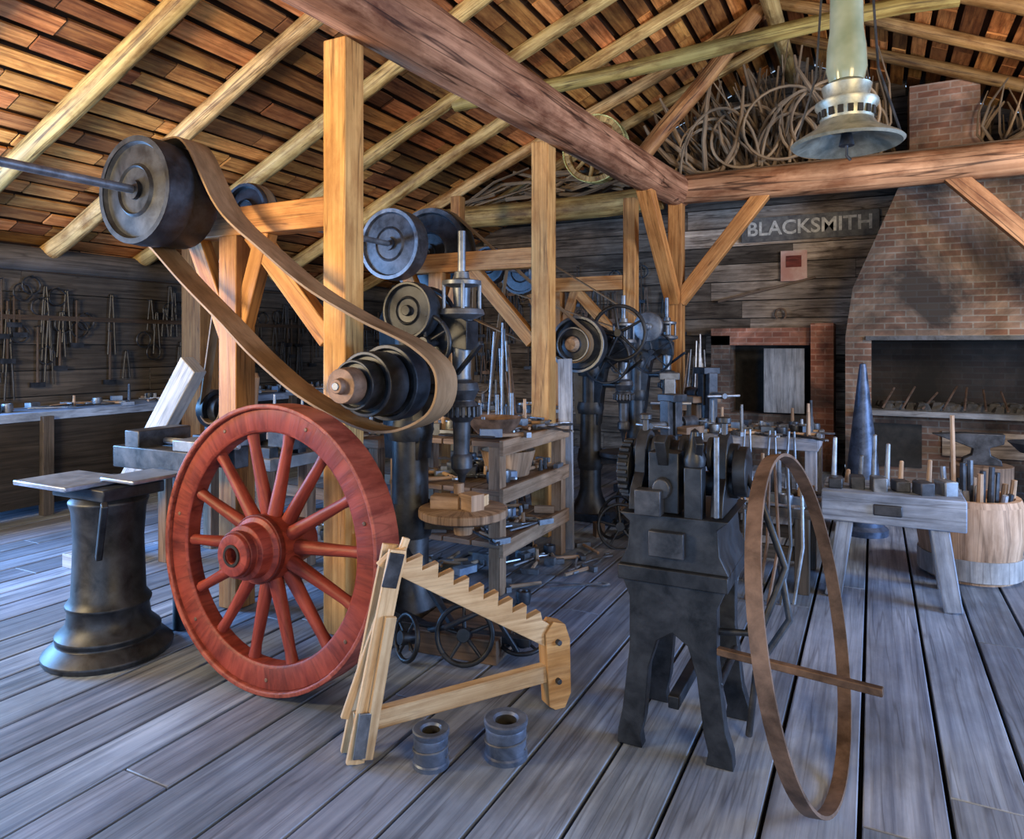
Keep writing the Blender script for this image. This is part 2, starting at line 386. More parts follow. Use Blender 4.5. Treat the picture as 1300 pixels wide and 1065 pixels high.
# ---------------------------------------------------------------- drill press
def handwheel(b,o,ax,r,mat,n=5,rim=.016):
    o=V(o);ax=V(ax).normalized();a=ax.orthogonal().normalized();c=ax.cross(a)
    b.tube([o+(a*cos(2*pi*i/32)+c*sin(2*pi*i/32))*r for i in range(33)],rim,mat,8)
    for i in range(n):
        th=2*pi*i/n+.3;b.cyl(o,o+(a*cos(th)+c*sin(th))*r,rim*.9,rim*.6,mat,8)
    b.lathe(o,ax,[(0,-.04),(.035,-.04),(.035,.04),(0,.04)],mat,14)
def drill(name,x,y,s,big=False,pul=True):
    b=B();m='black_iron'
    def P(a,c,h): return V((x+a*s,y+c*s,h*s))
    b.box(P(.15,0,.04),(.75*s,.42*s,.08*s),m)
    b.lathe(P(0,0,.08),(0,0,1),[(.2*s,0),(.17*s,.06*s),(.13*s,.14*s),(.11*s,.22*s),(.105*s,1.0*s),(.09*s,1.05*s),(.09*s,1.85*s),(0,1.85*s)],m,20)
    b.prism([(a*s,c*s) for a,c in [(-.13,.95),(.10,.95),(.14,1.3),(.18,1.52),(.30,1.60),(.42,1.58),(.42,1.74),(.25,1.82),(.10,1.94),(-.08,1.96),(-.18,1.75),(-.16,1.3)]],(x,y,0),(1,0,0),(0,0,1),.13*s,m)
    for h in(1.12,1.5): b.lathe(P(0,0,h),(0,0,1),[(.125*s,-.06*s),(.14*s,0),(.125*s,.06*s)],m,20)
    g='grey_iron'
    b.cyl(P(.35,0,1.0),P(.35,0,2.25),.022*s,.022*s,g)
    b.lathe(P(.35,0,0),(0,0,1),[(0,2.02*s),(.04*s,2.02*s),(.045*s,1.98*s),(.11*s,1.97*s),(.11*s,1.945*s),(.05*s,1.93*s),(.045*s,1.82*s),(.12*s,1.81*s),(.13*s,1.78*s),(.06*s,1.75*s),(.05*s,1.45*s),(.055*s,1.42*s),(.04*s,1.40*s),(.04*s,1.28*s)],g,22,t=.8)
    for i in range(4):
        th=pi/2*i+.6;b.cyl(P(.35+.1*cos(th),.1*sin(th),1.80),P(.35+.1*cos(th),.1*sin(th),1.96),.012*s,.012*s,g,8)
    b.lathe(P(.35,0,0),(0,0,1),[(.04*s,1.42*s),(.09*s,1.40*s),(.10*s,1.36*s),(.07*s,1.30*s),(.09*s,1.27*s),(.095*s,1.22*s),(.05*s,1.18*s),(.045*s,1.0*s),(.06*s,.98*s),(.06*s,.92*s),(.025*s,.88*s),(.012*s,.80*s),(0,.78*s)],'dark_iron',24)
    for i in range(20):
        th=2*pi*i/20;b.box(P(.35+.098*cos(th),.098*sin(th),1.24),(.016*s,.016*s,.06*s),'dark_iron',rz=th)
    b.beam(P(.35,-.05,1.45),P(.62,-.25,1.62),.022*s,.022*s,m);b.cyl(P(.30,-.06,1.36),P(.12,-.02,1.36),.03*s,.03*s,m)
    handwheel(b,P(.22,-.16,1.62),(0,1,0),.15*s if not big else .24*s,m,5,.014*s)
    b.cyl(P(.22,-.16,1.62),P(.22,0,1.62),.02*s,.02*s,m)
    handwheel(b,P(-.02,.2,1.75),(0,1,0),.2*s,m,4,.018*s)
    b.lathe(P(0,0,.6),(0,0,1),[(.12*s,-.1*s),(.135*s,0),(.12*s,.1*s)],m,20)
    b.beam(P(.05,0,.6),P(.33,0,.60),.09*s,.1*s,m,w1=.07*s,h1=.05*s)
    b.lathe(P(.36,0,0),(0,0,1),[(0,.54*s),(.05*s,.55*s),(.06*s,.62*s),(.22*s,.64*s),(.25*s,.655*s),(.25*s,.695*s),(.235*s,.70*s),(0,.70*s)],'tan_wood' if s==1 else 'dark_iron',36)
    if s==1:
        b.box(P(.28,-.05,.735),(.16,.1,.07),'tan_wood',.3);b.box(P(.43,-.03,.745),(.12,.09,.09),'tan_wood',-.4);b.box(P(.36,.08,.73),(.2,.07,.06),'fresh_wood',.1)
        b.cyl(P(.35,-.03,.78),P(.35,-.03,.84),.03,.03,'tan_wood')
    if pul:
        z=1.41;xx=-2.28
        b.cyl((xx,2.62,z),(xx,3.45,z),.02,.02,'grey_iron')
        b.lathe((xx,2.66,z),(0,-1,0),[(0,.035),(.035,.035),(.04,0),(.085,0),(.09,-.05),(.09,-.09),(.0,-.09)],'rusty_iron',28,t=1.2)
        pulley(b,(xx,2.80,z),.125,.09,'black_iron','black_iron');pulley(b,(xx,2.92,z),.165,.15,'black_iron');pulley(b,(xx,3.08,z),.20,.12,'black_iron')
        b.box((xx-.06,3.3,1.41),(.16,.12,.14),m)
        pulley(b,(xx-.02,3.28,1.80),.16,.1,'black_iron','black_iron')
        handwheel(b,(-1.82,3.05,.16),(.35,-1,.3),.14,m,5,.014);handwheel(b,(-2.1,2.95,.13),(-.5,-1,.2),.11,m,4,.013);handwheel(b,(-1.62,3.3,.09),(.1,-.3,1),.12,m,4,.012)
        b.beam((-2.35,3.1,.12),(-1.55,3.25,.10),.05,.04,m);b.beam((-2.4,3.3,.5),(-1.9,3.1,.15),.03,.03,m)
        b.tube([(-2.2,3.2,.05),(-1.9,3.0,.2),(-1.7,3.1,.3),(-1.6,3.2,.06)],.015,m)
        b.prism([(-.03,0),(.42,0),(.36,.1),(.12,.16),(.06,.5),(-.03,.55)],(-2.45,3.15,.02),(1,0,0),(0,0,1),.06,m)
        b.box((-1.95,3.3,.06),(.5,.4,.12),'bench_wood',.1,t=.7)
    elif y<7:
        pulley(b,(-2.32,5.86,1.62),.25,.1,'black_iron','grey_iron');pulley(b,(-2.32,5.76,1.62),.15,.1,'dark_iron','grey_iron')
        b.cyl((-2.32,5.65,1.62),(-2.32,6.25,1.62),.025,.025,'grey_iron');b.lathe((-2.32,5.70,1.62),(0,-1,0),[(0,.05),(.05,.05),(.07,0),(0,0)],'tan_wood',20)
        handwheel(b,(-2.0,6.0,1.72),(0,1,0),.24,m,5,.018)
    else:
        b.lathe((-2.13,7.35,1.81),(0,-1,0),[(0,.06),(.03,.06),(.04,.02),(.13,.02),(.155,.01),(.16,-.03),(0,-.03)],'grey_iron',30);b.cyl((-2.13,7.35,1.81),(-2.2,7.75,1.81),.03,.03,m)
    return b.build(name,.003)
drill('drill_press',-2.41,3.42,1.0)
drill('drill_press',-2.36,6.25,.92,True,False)
drill('drill_press',-2.35,7.7,.95,True,False)
# leg vises
def vise(x,y,rz=0,s=1.0,mat='dark_iron'):
    b=B()
    b.cyl((0,0,0),(0,0,.95),.03,.04,mat);b.box((0,0,1.0),(.11,.09,.3),mat);b.beam((0,-.09,.45),(0,-.10,1.15),.09,.06,mat);b.box((0,-.02,1.17),(.17,.18,.06),mat)
    b.cyl((0,-.3,.95),(0,.25,.95),.028,.028,'grey_iron');b.cyl((-.17,-.28,.95),(.17,-.28,.95),.012,.012,'steel');b.cyl((0,.1,.95),(0,.28,.95),.055,.055,mat)
    b.box((0,.1,.9),(.3,.25,.06),'bench_wood');b.box((0,.2,.44),(.14,.14,.88),'bench_wood')
    o=b.build('leg_vise',.004);o.location=(x,y,0);o.rotation_euler=(0,0,rz);o.scale=(s,s,s)
vise(-1.80,6.95,.3,1.12,'grey_iron');vise(-1.5,5.95,-.4,1.0);vise(-1.6,7.7,.8,1.15)

# ---------------------------------------------------------------- wagon wheel
def wagon(name,c,R_,lean,paint,n=14,hub=1.0,rz=0):
    b=B();o=V((0,0,0));ax=(0,-1,0)
    b.lathe(o,ax,[(R_*.80,-.035),(R_*.80,.035),(R_*.82,.045),(R_*.965,.045),(R_*.965,-.045),(R_*.82,-.045)],paint,64,closed=True,t=1)
    b.lathe(o,ax,[(R_*.965,-.09),(R_*.965,.06),(R_*.975,.066),(R_,.066),(R_,-.095),(R_*.975,-.095)],paint,64,closed=True,t=(1.3,1.9,2.0))
    for i in range(n):
        th=2*pi*(i+.35)/n;d=V((sin(th),0,cos(th)))
        off=V((0,.012 if i%2 else -.012,0));k=.85+.35*R.random()
        b.tube([d*.09*hub+off*1.5,d*.16*hub+off,d*R_*.45+off*.4,d*R_*.72,d*R_*.815],[.037,.035,.030,.025,.030],paint,10,t=(k,k,k))
        th+=pi/n; d=V((sin(th),0,cos(th)))
        if i%2==0: b.cyl(d*R_*.90+V((0,-.048,0)),d*R_*.90+V((0,-.040,0)),.010,.010,'rusty_iron',8)
    h=hub
    b.lathe(o,ax,[(0,.10),(.035,.10),(.035,.235*h),(.06*h,.24*h),(.092*h,.235*h),(.098*h,.18*h),(.122*h,.175*h),(.125*h,.115*h),(.148*h,.105*h),(.152*h,.055*h),(.155*h,.0),(.145*h,-.06*h),(.12*h,-.1*h),(.10*h,-.2*h),(0,-.2*h)],paint,36,t=1.1)
    b.lathe(o,ax,[(0,.105),(.032,.105)],'soot_and_shade',20)  # near-black disc paints the shade inside the hub bore
    b.lathe(o,ax,[(.036*h,.2*h),(.05*h,.243*h),(.036*h,.243*h)],'soot_and_shade',24)
    b.ring(V((0,-.205*h,0)),ax,.092*h,.104*h,.03*h,paint,36,t=(.55,.5,.5));b.ring(V((0,-.085*h,0)),ax,.13*h,.157*h,.03*h,paint,36,t=(.6,.55,.55))
    ob=b.build(name,.003);ob.location=c;ob.rotation_euler=(lean,0,rz);return ob
wagon('wagon_wheel',(-2.52,2.46,.665),.665,radians(-3),'red_paint')
w=wagon('hanging_wagon_wheel',(-3.1,8.38,4.07),.42,radians(4),'rafter_pole',10,.5)

# ---------------------------------------------------------------- toothed wooden wheel jack
b=B();A=V((-1.82,2.16,0));C=V((-1.26,2.91,0));e=(C-A).normalized();L=(C-A).length;up=V((0,0,1));n=e.cross(up)
def J(s_,z,o=0): return A+e*s_+up*z+n*o
f='fresh_wood'
for o in(.045,-.045): b.beam(J(.02,.0,o),J(.19,.80,o),.022,.07,f,up=e)
b.beam(J(.06,.02,.07),J(.155,.55,.07),.02,.045,f,up=e);b.beam(J(-.01,.16,0),J(.24,.83,0),.02,.03,f,up=e)
d0=V((.15,.79));d1=V((.93,.33));dd=(d1-d0);LL=dd.length;dn=dd.normalized();pn=V((-dn.y,dn.x))
if pn.y<0: pn=-pn
poly=[];nt_=10
for i in range(nt_):
    q=.02+i*(LL-.12)/nt_;p=d0+dn*q+pn*-.005;poly.append((p.x,p.y))
    p=d0+dn*(q+.05)+pn*.05;poly.append((p.x,p.y))
p=d0+dn*(LL-.1)+pn*.02;poly.append((p.x,p.y));p=d0+dn*LL+pn*.02;poly.append((p.x,p.y))
p=d0+dn*LL-pn*.075;poly.append((p.x,p.y));p=d0-pn*.06;poly.append((p.x,p.y))
b.prism(poly[::-1],A,e,up,.045,f)
b.beam(J(.03,.13),J(.88,.16),.045,.075,f)
b.prism([(.86,.34),(.88,.02),(.91,.0),(.96,.0),(.99,.06),(.985,.3),(.96,.37),(.90,.39)],A,e,up,.075,f,t=(.85,.65,.42))
for s_,z in((.17,.76),(.045,.15),(.92,.3),(.92,.13)): b.cyl(J(s_,z,-.06),J(s_,z,.06),.012,.012,'dark_iron',10)
b.beam(J(.03,.03,.075),J(.055,.2,.075),.01,.05,'grey_iron',up=e);b.beam(J(.15,.66,.06),J(.185,.79,.06),.01,.06,'dark_iron',up=e)
b.build('toothed_wooden_wheel_jack',.003)

# ---------------------------------------------------------------- spools of wire
def spool(x,y,r,h):
    b=B();pr=[(r*.5,0),(r*1.0,0),(r*1.0,h*.12),(r*.93,h*.16)]
    for i in range(5): pr+=[(r*.95,h*(.2+i*.13)),(r*.92,h*(.29+i*.13))]
    pr+=[(r*1.0,h*.86),(r*1.02,h*.97),(r*.95,h),(r*.6,h*.99),(r*.5,h*.93)]
    b.lathe((x,y,0),(0,0,1),pr,'grey_iron',30,closed=True,t=(.75,.85,1.05))
    b.lathe((x,y,0),(0,0,1),[(r*.49,h*.93),(r*.49,.004),(0,.004)],'soot_and_shade',24)  # hole lined near-black, its inner shade is in the colour
    b.tube([(x+r*cos(q)*.97,y+r*sin(q)*.97,h*.3+q*.006) for q in [i*.4 for i in range(18)]],.004,'grey_iron',6)
    b.build('wire_spool')
spool(-1.51,2.28,.07,.14);spool(-1.28,2.46,.085,.15)

# ---------------------------------------------------------------- left pedestal machine
b=B();o=(-3.58,2.36,0)
b.lathe(o,(0,0,1),[(0,0),(.30,0),(.31,.03),(.27,.07),(.24,.09),(.25,.12),(.20,.17),(.19,.24),(.205,.27),(.175,.31),(.165,.6),(.175,.75),(.19,.80),(.165,.83),(0,.83)],'black_iron',32)
b.box((-3.58,2.36,.86),(.42,.34,.06),'black_iron')
b.box((-3.70,2.24,.905),(.44,.34,.025),'steel',t=(.8,.9,1.05));b.box((-3.36,2.40,.93),(.26,.3,.02),'steel',t=.7)
b.box((-3.5,2.62,.98),(.7,.12,.12),'dark_iron');b.box((-3.5,2.85,.98),(.7,.1,.12),'dark_iron')
b.box((-3.25,2.74,1.07),(.2,.36,.06),'grey_iron');b.box((-3.7,2.74,1.08),(.12,.34,.1),'dark_iron')
b.cyl((-3.9,2.74,1.06),(-3.05,2.74,1.06),.018,.018,'steel');b.cyl((-3.5,2.74,0),(-3.5,2.74,.95),.05,.05,'black_iron')
b.beam((-3.42,2.2,.55),(-3.25,2.12,.85),.03,.04,'black_iron')
b.build('pedestal_shear_machine',.006)
b=B();b.beam((-5.2,3.3,.02),(-4.1,3.3,1.48),.1,.17,'pale_wood');b.box((-5.12,3.3,.05),(.25,.4,.1),'pale_wood');b.build('leaning_timber_plank',.006)
b=B()
b.box((-4.2,3.75,.8),(1.2,.5,.08),'pale_wood',t=.8)
for x in(-4.7,-3.7):
    for y in(3.55,3.95): b.box((x,y,.38),(.09,.09,.76),'bench_wood')
b.box((-4.2,3.58,.87),(1.1,.08,.08),'dark_iron');b.box((-4.2,3.85,.87),(1.1,.08,.08),'dark_iron')
b.box((-4.15,3.7,.98),(.3,.3,.16),'black_iron')
for xx,rr in((-4.25,.14),(-4.17,.11),(-4.09,.08)): b.lathe((xx,3.6,1.15),(1,0,0),[(0,-.035),(rr,-.035),(rr,.035),(0,.035)],'black_iron',24)
b.beam((-4.0,3.7,.95),(-3.85,3.6,1.4),.05,.09,'bench_wood');b.lathe((-3.6,3.7,1.1),(1,0,0),[(0,-.15),(.06,-.15),(.05,.1),(.02,.2),(0,.2)],'dark_iron',18);b.box((-3.65,3.72,.98),(.2,.2,.18),'dark_iron')
b.build('lathe_bench',.004)

# ---------------------------------------------------------------- right cast-iron stand machine
b=B();cx=-.70;m='black_iron'
leg=[(-.26,0),(-.14,0),(-.15,.05),(-.13,.12),(-.11,.33),(-.07,.44),(0,.48),(.07,.44),(.11,.33),(.14,.12),(.16,.05),(.15,0),(.27,0),(.265,.06),(.235,.14),(.20,.4),(.20,.6),(.24,.68),(-.24,.68),(-.20,.6),(-.20,.4),(-.235,.14),(-.255,.06)]
for y in(2.78,3.18): b.prism(leg,(cx,y,0),(1,0,0),(0,0,1),.06,m)
b.box((cx,2.98,.2),(.05,.42,.05),m);b.cyl((cx-.2,2.78,.3),(cx-.2,3.18,.3),.018,.018,m);b.cyl((cx+.2,2.78,.3),(cx+.2,3.18,.3),.018,.018,m)
b.box((cx,2.98,.70),(.50,.50,.06),m);b.prism([(-.25,.73),(.25,.73),(.21,.80),(.20,.9),(.25,.935),(-.25,.935),(-.20,.9),(-.21,.80)],(cx,2.98,0),(1,0,0),(0,0,1),.46,m)
b.box((cx-.02,2.735,.83),(.16,.04,.10),'dark_iron')
for xx in(-.19,.19):
    b.prism([(-.17,0),(.17,0),(.15,.08),(.09,.14),(.08,.24),(.05,.29),(0,.31),(-.05,.29),(-.08,.24),(-.09,.14),(-.15,.08)],(cx+xx,2.95,.94),(0,1,0),(0,0,1),.055,m)
    b.cyl((cx+xx,2.95,1.24),(cx+xx,2.95,1.30),.016,.016,'dark_iron');b.lathe((cx+xx,2.95,1.29),(0,0,1),[(0,0),(.03,0),(.03,.025),(0,.025)],'dark_iron',12)
b.cyl((cx-.24,2.95,1.16),(cx+.26,2.95,1.16),.05,.05,m,20);b.cyl((cx-.24,2.95,1.04),(cx+.26,2.95,1.04),.05,.05,m,20)
for i in range(5): b.lathe((cx-.13+.065*i,2.95,1.16),(1,0,0),[(.05,-.015),(.07,-.012),(.07,.012),(.05,.015)],m,20)
b.box((cx-.05,2.83,1.06),(.14,.1,.24),m);b.box((cx+.09,2.80,1.03),(.08,.08,.2),m)
b.beam((cx-.05,2.80,1.14),(cx-.05,2.74,1.24),.05,.05,m);b.lathe((cx+.09,2.80,1.13),(0,0,1),[(0,0),(.045,0),(.05,.03),(.03,.08),(.018,.14),(0,.15)],m,16)
b.lathe((cx-.05,2.77,1.04),(0,-1,0),[(0,.03),(.04,.03),(.045,0),(0,0)],'dark_iron',18)
b.lathe((cx-.27,2.95,1.08),(1,0,0),[(0,-.03),(.11,-.03),(.11,.03),(0,.03)],m,28)
for i in range(22):
    th=2*pi*i/22;b.box((cx-.27,2.95+.115*cos(th),1.08+.115*sin(th)),(.05,.018,.018),m)
b.lathe((cx+.27,2.95,1.10),(1,0,0),[(0,-.03),(.10,-.03),(.10,.03),(0,.03)],m,24)
b.beam((cx+.05,2.9,1.0),(cx+.12,2.76,1.24),.035,.05,m);b.box((cx-.1,2.73,.99),(.12,.06,.10),'dark_iron')
b.cyl((cx+.2,2.74,.95),(cx+.2,2.74,1.26),.012,.012,'grey_iron');b.tube([(cx+.28,2.95,1.10),(cx+.34,2.9,1.02),(cx+.36,2.85,.9),(cx+.33,2.8,.72)],.014,m)
for p in b.v: p.x=cx+(p.x-cx)*.86
b.beam((cx+.18,2.72,.46),(.03,2.64,.46),.03,.028,'rusty_iron');b.tube([(cx+.16,2.8,.5),(cx+.32,2.8,.52),(cx+.40,2.9,.75),(cx+.30,2.95,1.0)],.015,m)
b.tube([(cx+.25,3.0,.02),(cx+.28,3.0,.3),(cx+.40,3.05,.5),(cx+.36,3.1,.7)],.015,'dark_iron')
b.build('roller_machine_on_cast_stand',.004)
# leaning iron tyre
rt=V((.891,.454,0));fw=V((-.454,.891,0));rc=fw*2.58+rt*1.065+V((0,0,.60))
hh=(rt*-.54+fw*-.84).normalized()
u=(rt*-.21+V((0,0,1))*.98).normalized();u=(u-hh*u.dot(hh)).normalized();nn=hh.cross(u)
b=B();N=72;pts=[rc+(hh*cos(2*pi*i/N)+u*sin(2*pi*i/N))*.60 for i in range(N)]
b.ribbon(pts,nn*.05,.012,'rusty_iron',t=1.0);b.build('iron_wheel_tyre')

# ---------------------------------------------------------------- small tools helper
def hammer(b,p,a,L=.32):
    d=V((cos(a),sin(a),0));p=V(p);b.cyl(p,p+d*L,.012,.015,'tan_wood',8);q=p+d*L;s_=V((-d.y,d.x,0));b.beam(q-s_*.06,q+s_*.06,.035,.035,'grey_iron')
def tongs(b,p,a,L=.5,mat='dark_iron'):
    p=V(p);d=V((cos(a),sin(a),0));s_=V((-d.y,d.x,0))
    for k in(-1,1): b.tube([p+s_*.05*k,p+d*L*.4+s_*.03*k,p+d*L*.75-s_*.005*k,p+d*L*.88-s_*.03*k,p+d*L-s_*.008*k],.008,mat,6)
def scatter(name,x0,x1,y0,y1,z,n,up=0.0):
    b=B();mg=.12 if min(x1-x0,y1-y0)>.4 else .0
    for i in range(n):
        p=(x0+(x1-x0)*R.random(),y0+(y1-y0)*R.random(),z+.02);a=R.random()*6.28;k=R.random()
        if k<.25: hammer(b,p,a,.25)
        elif k<.5: tongs(b,p,a,.4,R.choice(['dark_iron','grey_iron','steel']))
        elif k<.7: b.box((p[0],p[1],z+.04),(.06+.1*R.random(),.04+.04*R.random(),.04+.04*R.random()),R.choice(['grey_iron','dark_iron','tan_wood','blue_paint']),a)
        elif k<.85: b.lathe((p[0],p[1],z),(0,0,1),[(0,0),(.04,0),(.05,.05),(.045,.08),(.03,.08),(0,.02)],R.choice(['dark_iron','dark_iron','grey_iron']),14)
        else: b.cyl((p[0],p[1],z),(p[0],p[1],z+.08+up*R.random()),.018,.012,R.choice(['grey_iron','dark_iron','tan_wood']),8)
    b.build(name)
# rack / shelved workbench
b=B();x0,x1,y0,y1=-3.0,-2.12,4.0,5.1
for x in(x0+.05,x1-.05):
    for y in(y0+.05,y1-.05): b.box((x,y,.49),(.085,.085,.98),'tan_wood',t=.75)
for z in(.32,.66,.97):
    for i in range(4): b.box((x0+.11+i*.22,(y0+y1)/2,z),(.21,y1-y0,.035),'bench_wood')
    b.box((x1+.005,(y0+y1)/2,z-.02),(.03,y1-y0,.1),'tan_wood',t=.8)
b.build('shelved_workbench',.004)
scatter('assorted_hand_tools',-2.85,-2.2,4.1,5.0,.99,60,.2);scatter('assorted_hand_tools',-2.85,-2.2,4.1,5.0,.68,50);scatter('assorted_hand_tools',-2.85,-2.2,4.1,5.0,.34,40)
scatter('assorted_hand_tools',-2.9,-1.85,3.95,5.2,0,36,.1)
b=B();b.lathe((-2.3,4.25,.99),(0,0,1),[(0,0),(.1,0),(.16,.07),(.19,.13),(.18,.13),(.14,.07),(0,.02)],'rusty_iron',28);b.build('iron_bowl')
b=B();b.lathe((-2.35,4.55,.68),(0,0,1),[(0,0),(.15,0),(.2,.18),(.19,.18),(.14,.02),(0,.02)],'tan_wood',26);b.build('wooden_bucket')
b=B();b.beam((-2.16,5.2,0),(-2.22,5.3,1.5),.035,.11,'pale_wood',up=(1,0,0),t=(.85,.92,1.05));b.build('standing_plank')
# scrap pile with wheels on the floor
b=B()
for i in range(9):
    x=-2.1+.8*R.random();y=5.4+1.3*R.random();handwheel(b,(x,y,.1+.1*R.random()),(R.uniform(-.6,.6),-1,R.uniform(0,.8)),.08+.1*R.random(),'black_iron',5,.013)
for i in range(12):
    x=-2.1+.8*R.random();y=5.4+1.3*R.random();b.box((x,y,.06),(.2*R.random()+.06,.08,.12),R.choice(['black_iron','dark_iron','bench_wood']),R.random()*3)
b.build('scrap_iron_pile')
# workbench behind the wheel
def table(name,x0,x1,y0,y1,z,mat='bench_wood',th=.07,tt=None):
    b=B();n=max(2,int((y1-y0)/.2));w=(y1-y0)/n
    for i in range(n): b.box(((x0+x1)/2,y0+w*(i+.5),z-th/2),(x1-x0,w-.006,th),mat,t=tt)
    for x in(x0+.06,x1-.06):
        for y in(y0+.06,y1-.06): b.box((x,y,(z-th)/2),(.09,.09,z-th),mat,t=tt)
    b.box(((x0+x1)/2,y0+.06,z*.45),(x1-x0-.1,.04,.09),mat,t=tt);b.box(((x0+x1)/2,y1-.06,z*.45),(x1-x0-.1,.04,.09),mat,t=tt)
    b.build(name,.004)
table('workbench',-5.0,-3.4,4.4,5.3,.88);scatter('assorted_hand_tools',-4.9,-3.5,4.5,5.2,.88,60,.25)
scatter('assorted_hand_tools',-5.0,-3.3,4.3,5.3,0,30,.2)
table('workbench',-4.6,-3.0,6.6,7.4,.9);scatter('assorted_hand_tools',-4.5,-3.1,6.7,7.3,.9,60,.35)
# bench along left wall
b=B();b.box((XL+.42,5.9,.94),(.72,7.2,.08),'pale_wood',t=(.75,1.0,1.4));b.box((XL+.74,5.9,.5),(.05,7.2,.8),'wall_dark',t=.35)  # top tinted blue, window daylight put into its colour
for y in(2.4,4,5.6,7.2,9.4): b.box((XL+.79,y,.47),(.08,.1,.94),'wall_dark')
b.build('wall_workbench',.004);scatter('assorted_hand_tools',XL+.2,XL+.6,2.6,9.2,.98,110,.12)
# hanging tools on walls
def hang(name,pts,mm=('dark_iron','rusty_iron','black_iron','black_iron')):
    b=B()
    for (x,y,z,nx,ny) in pts:
        L=.25+.45*R.random();k=R.random();m=R.choice(mm);tx,ty=-ny,nx
        b.cyl((x-nx*.06,y-ny*.06,z),(x+nx*.03,y+ny*.03,z+.01),.006,.006,'black_iron',6)
        if k<.55:
            for s_ in(-1,1): b.tube([(x+tx*.01*s_,y+ty*.01*s_,z),(x+tx*.03*s_,y+ty*.03*s_,z-L*.5),(x+tx*.045*s_,y+ty*.045*s_,z-L)],.009,m,6)
        elif k<.8: b.cyl((x,y,z),(x,y,z-L),.01,.014,'bench_wood',8,t=.3);b.beam((x-tx*.07,y-ty*.07,z-L),(x+tx*.07,y+ty*.07,z-L),.035,.05,m)
        else: b.tube([(x+tx*.09*sin(q),y+ty*.09*sin(q),z-.09+.09*cos(q)) for q in [i*.5 for i in range(13)]],.009,m,6)
    b.build(name)
hang('hanging_wall_tools',[(XL+.08,3+R.random()*7,1.45+.9*R.random(),1,0) for i in range(130)],('black_iron',))
hang('hanging_wall_tools',[(-7.5+5.0*R.random(),YB-.1,1.3+1.6*R.random(),0,-1) for i in range(140)])
b=B()
for z in(1.9,2.4): b.box((XL+.06,6.5,z),(.06,6.6,.05),'bench_wood',t=.25)
b.build('tool_rail')
# bars leaning
def bars(cx,cy,n,h,ty):
    b=B()
    for i in range(n):
        x=cx+(R.random()-.5)*.5;y=cy+(R.random()-.5)*.3;hh_=h*(.6+.5*R.random())
        b.cyl((x,y,0),(cx+(x-cx)*.4+.0,ty,hh_),.012,.01,R.choice(['grey_iron','rusty_iron','steel','bench_wood']),8)
    b.build('leaning_iron_bars')
bars(-1.85,8.2,34,1.6,8.42);bars(-2.95,5.75,14,1.7,5.62)

# ---------------------------------------------------------------- right side tables
table('tool_table',-1.55,-.4,6.3,7.1,.84,'pale_wood',.1,(.85,.9,1.05));scatter('assorted_hand_tools',-1.5,-.45,6.35,7.05,.84,80,.22)
b=B()
for x in(-1.35,-1.15,-.95,-.75,-.6):
    for s_ in(-1,1): b.tube([(x+.02*s_,6.25,.90),(x+.03*s_,6.22,.7),(x+.05*s_,6.2,.35)],.01,'grey_iron',6)
b.build('hanging_tongs')
# swage block bench
b=B();cx,cy=.10,5.25;t_=(.72,.88,1.15)
b.box((cx,cy,.58),(.80,.52,.19),'pale_wood',t=t_)
for sx in(-1,1):
    for sy in(-1,1): b.beam((cx+sx*.26,cy+sy*.17,.5),(cx+sx*.33,cy+sy*.24,0),.10,.10,'pale_wood',t=t_,up=(0,1,0))
b.box((cx-.02,cy-.265,.58),(.16,.02,.07),'dark_iron')
for i in range(6):
    b.box((cx-.32+i*.125,cy-.12+.05*(i%2),.71),(.085,.12,.07+.02*(i%3)),R.choice(['grey_iron','dark_iron']),.1*i)
for i in range(9):
    px=cx-.34+.08*i;b.cyl((px,cy+.1+.06*(i%3-1),.67),(px+.01,cy+.1+.06*(i%3-1),.74+.28*R.random()**1.5),.018,.013,R.choice(['steel','grey_iron','tan_wood']),10)
b.build('swage_tool_bench',.008)
# low bench in front w/ dies
table('low_bench',-1.0,-.35,4.9,5.6,.55,'wall_dark',.06,.9);scatter('assorted_hand_tools',-.95,-.4,4.95,5.55,.55,26,.3)
b=B()
for i in range(9):
    x=-.95+.07*i;b.tube([(x-.05,4.62+.05*(i%3),.0),(x,4.75,.35),(x+.04*R.uniform(-1,1),4.86,.78+.15*R.random())],.011,R.choice(['dark_iron','grey_iron','rusty_iron']),6)
b.build('leaning_tongs')
# stump / barrel wrapped in pale hide
b=B();cx,cy=.60,5.9
pr=[(0,0),(.27,0),(.29,.06),(.325,.3),(.32,.52),(.305,.56),(.27,.56),(.27,.50),(0,.50)]
b.lathe((cx,cy,0),(0,0,1),pr,'tan_wood',26,t=(1.35,1.3,1.3));b.ring((cx,cy,.10),(0,0,1),.28,.318,.14,'pale_wood',30,t=1.1)
for i in range(24):
    a=R.random()*6.28;r=.22*R.random()+.03;h=.06+.2*R.random()**2;b.cyl((cx+r*cos(a),cy+r*sin(a),.50),(cx+r*cos(a)*1.08,cy+r*sin(a)*1.08,.54+h),.022,.018,R.choice(['steel','grey_iron','dark_iron','tan_wood']),8)
b.cyl((cx-.1,cy-.1,.50),(cx-.11,cy-.1,1.12),.017,.014,'tan_wood',8)
b.build('wooden_tool_barrel')
# cone mandrel
b=B();b.lathe((-.08,6.8,0),(0,0,1),[(0,0),(.2,0),(.2,.05),(.165,.08),(.13,.5),(.035,1.38),(.025,1.45),(0,1.46)],'dark_iron',26,t=(1.1,1.4,1.9));b.build('cone_mandrel')
